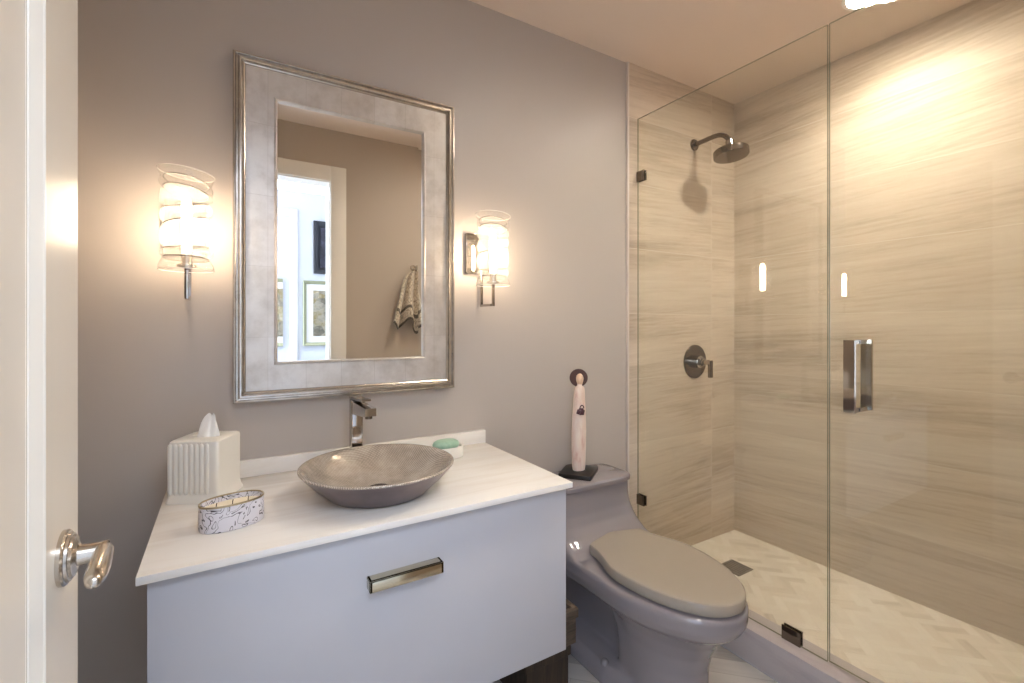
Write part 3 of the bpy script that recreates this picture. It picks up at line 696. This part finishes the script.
# ------------------------------------------------------------------ downlights
def downlight(x, y, label, lens):
    d = thing('ceiling_downlight', (x, y, CEIL), label, 'ceiling light', 'recessed downlights')
    DM = Matrix.Translation((x, y, CEIL)) @ Matrix.Rotation(PI, 4, 'X')
    MB().lathe([(0.080, 0.0), (0.079, 0.003), (0.075, 0.005), (0.066, 0.004), (0.062, 0.0)], 56, DM, False, False).build('trim_ring', M_TRIM, d)
    MB().lathe([(0.063, 0.0005), (0.062, 0.0025), (0.0, 0.003)], 56, DM).build('lens', lens, d)
downlight(2.035, -0.79, 'bright round downlight in the ceiling over the shower', M_LENS_S)
downlight(1.24, -0.85, 'round downlight in the ceiling over the middle of the room', M_LENS_R)

# ------------------------------------------------------------------ crates under the vanity
def crate(name, x0, x1, y0, y1, z0, z1, label, mat):
    t = thing(name, ((x0+x1)/2, (y0+y1)/2, z0), label, 'crate', 'wooden crates under the vanity')
    w_ = 0.012
    MB().box((x0, y0, z0), (x1, y0+w_, z1), 0.001, 1).build('front_board', mat, t)
    MB().box((x0, y1-w_, z0), (x1, y1, z1), 0.001, 1).build('back_board', mat, t)
    for a in (x0, x1-w_): MB().box((a, y0+w_, z0), (a+w_, y1-w_, z1), 0.001, 1).build('side_board', mat, t)
    MB().box((x0+w_, y0+w_, z0), (x1-w_, y1-w_, z0+w_)).build('bottom_board', mat, t)
    m = MB(); r = 0.006
    m.box((x0-r, y0-r, z1-0.03), (x1+r, y0, z1), 0.001, 1); m.box((x0-r, y1, z1-0.03), (x1+r, y1+r, z1), 0.001, 1)
    m.box((x0-r, y0, z1-0.03), (x0, y1, z1), 0.001, 1); m.box((x1, y0, z1-0.03), (x1+r, y1, z1), 0.001, 1)
    m.build('rim_strip', mat, t)
crate('wooden_crate', 0.80, 0.965, -0.37, -0.08, 0.0, 0.158, 'dark brown wooden crate standing on the floor under the vanity', M_CRATE)
crate('wooden_crate', 0.72, 0.993, -0.375, -0.10, 0.1585, 0.274, 'grey brown open wooden crate stacked on top, between vanity and toilet', M_CRATE2)

# ------------------------------------------------------------------ seen in the mirror: towel, hall pictures
hk = thing('towel_hook', (1.10, FRONT, 1.60), 'small metal hook on the tan wall, seen in the mirror', 'hook')
MB().lathe([(0.02, 0), (0.02, 0.006), (0.017, 0.008)], 28, Matrix.Translation((1.10, FRONT, 1.60)) @ Matrix.Rotation(math.radians(-90), 4, 'X')).build('hook_plate', M_SATIN, hk)
MB().tube(bezier((1.10, FRONT+0.006, 1.60), (1.10, FRONT+0.05, 1.57), (1.10, FRONT+0.075, 1.56), (1.10, FRONT+0.07, 1.61), 10), 0.005, 10).build('hook_arm', M_SATIN, hk, 60)
def towel():
    n = NT('leaf_pattern_towel'); uv = n.coord('UV')
    f = n.noise(n.mapping(uv, (14, 10, 1)), 1.6, 4, 0.6, 2.2)
    v = n.n('TexVoronoi', feature='DISTANCE_TO_EDGE'); n.l(n.mapping(uv, (9, 9, 1), (0, 0, 0.6)), v.inputs['Vector']); v.inputs['Scale'].default_value = 1.5
    e = n.ramp(v.outputs['Distance'], [(0.02, (1, 1, 1, 1)), (0.08, (0, 0, 0, 1))])
    base = n.ramp(f, [(0.32, '#6b6055'), (0.44, '#c9bba6'), (0.64, '#e8decd')])
    base = n.mix(n.math('MULTIPLY', e, 0.5), base, '#4a4038')
    sp = n.n('SeparateXYZ'); n.l(uv, sp.inputs[0])
    bd = n.math('ADD', n.math('MULTIPLY', n.math('GREATER_THAN', sp.outputs[1], 0.70), n.math('LESS_THAN', sp.outputs[1], 0.76)), n.math('GREATER_THAN', sp.outputs[1], 0.955))
    n.set(col=n.mix(n.math('MULTIPLY', bd, 0.85), base, '#3b332d'), rough=0.95, sheen=0.3)
    bm = bmesh.new(); uvl = bm.loops.layers.uv.new('UVMap'); nu, nv = 90, 50; V = []
    for j in range(nv+1):
        t = j/nv; row = []
        for i in range(nu+1):
            u = i/nu; s_ = (u-0.5)*2
            wdt = 0.05 + 0.105*t**0.5
            ln_ = 0.38 + 0.035*math.cos(3*PI*s_) + 0.02*math.sin(5*s_+1)
            fold = (0.012+0.028*t)*math.sin(2*PI*(u*3.5)+0.6) + 0.008*t*math.sin(2*PI*u*8+2*t)
            xx = 1.10 + s_*wdt + 0.012*t*math.sin(9*u+4*t)
            row.append(bm.verts.new((xx, FRONT+0.055+0.015*t*0+fold, 1.582-ln_*t-0.03*abs(s_)*(1-t))))
        V.append(row)
    for j in range(nv):
        for i in range(nu):
            f_ = bm.faces.new((V[j][i], V[j][i+1], V[j+1][i+1], V[j+1][i]))
            for lp, (a, b_) in zip(f_.loops, ((i, j), (i+1, j), (i+1, j+1), (i, j+1))): lp[uvl].uv = (a/nu*1.4, b_/nv)
    me = bpy.data.meshes.new('hand_towel'); bm.to_mesh(me); bm.free(); me.materials.append(n.m)
    o = bpy.data.objects.new('hand_towel', me); C.objects.link(o)
    s_ = o.modifiers.new('t', 'SOLIDIFY'); s_.thickness = 0.005; s_.offset = 0
    bpy.context.view_layer.update(); bake(o); o.data.polygons.foreach_set('use_smooth', [True]*len(o.data.polygons))
    tag(o, 'beige patterned hand towel with dark bands hanging from the hook, seen in the mirror', 'towel')
towel()
def picture(x0, x1, z0, z1, label, fmat, fw, mat_w, art):
    t = thing('framed_picture', ((x0+x1)/2, HALLY, z0), label, 'picture', 'framed pictures on the hall wall')
    pt = lambda a, b, h: Vector((a, HALLY+h, b))
    frame_moulding(x0, x1, z0, z1, [(0, 0.001), (0, 0.026), (0.004, 0.03), (fw*0.5, 0.024), (fw-0.003, 0.014), (fw, 0.012), (fw, 0.004)], pt).build('frame', fmat, t, 25)
    MB().box((x0+fw-0.002, HALLY+0.002, z0+fw-0.002), (x1-fw+0.002, HALLY+0.006, z1-fw+0.002)).build('mount', M_WHITE_CER if mat_w else art, t, 0)
    if mat_w:
        k = fw+mat_w; MB().box((x0+k, HALLY+0.006, z0+k), (x1-k, HALLY+0.0075, z1-k)).build('print', art, t, 0)
def art(name, cols, sc):
    n = NT(name); v = n.n('TexVoronoi'); n.l(n.mapping(n.coord(), (1, 1, 1), (0, 0.4, 0)), v.inputs['Vector']); v.inputs['Scale'].default_value = sc
    bw = n.n('RGBToBW'); n.l(v.outputs['Color'], bw.inputs[0])
    f = n.math('ADD', n.math('MULTIPLY', bw.outputs[0], 0.6), n.math('MULTIPLY', n.noise(n.coord(), 24, 4), 0.4))
    return n.set(col=n.ramp(f, [(0.25+0.5*k/(len(cols)-1), c) for k, c in enumerate(cols)]), rough=0.5)
M_GOLDGREEN = simple('pale_green_gilt_frame', '#a9ab8a', 0.4, 0.2)
A1 = art('muted_collage_print', ['#3b3a38', '#77705f', '#a8a08c', '#8a7a4c', '#c9bfa5'], 14)
picture(0.575, 1.02, 1.03, 1.595, 'gilt framed print with white mount on the hall wall, seen in the mirror', M_GOLDGREEN, 0.028, 0.055, A1)
picture(0.66, 1.00, 1.66, 2.12, 'black framed dark picture hung highest on the hall wall', simple('black_frame', '#1c1c22', 0.35), 0.055, 0.0, art('dark_print', ['#14141c', '#33303e', '#565064'], 10))
picture(0.02, 0.412, 1.03, 1.60, 'pale gilt framed picture left of the hall door casing', M_GOLDGREEN, 0.028, 0.055, A1)
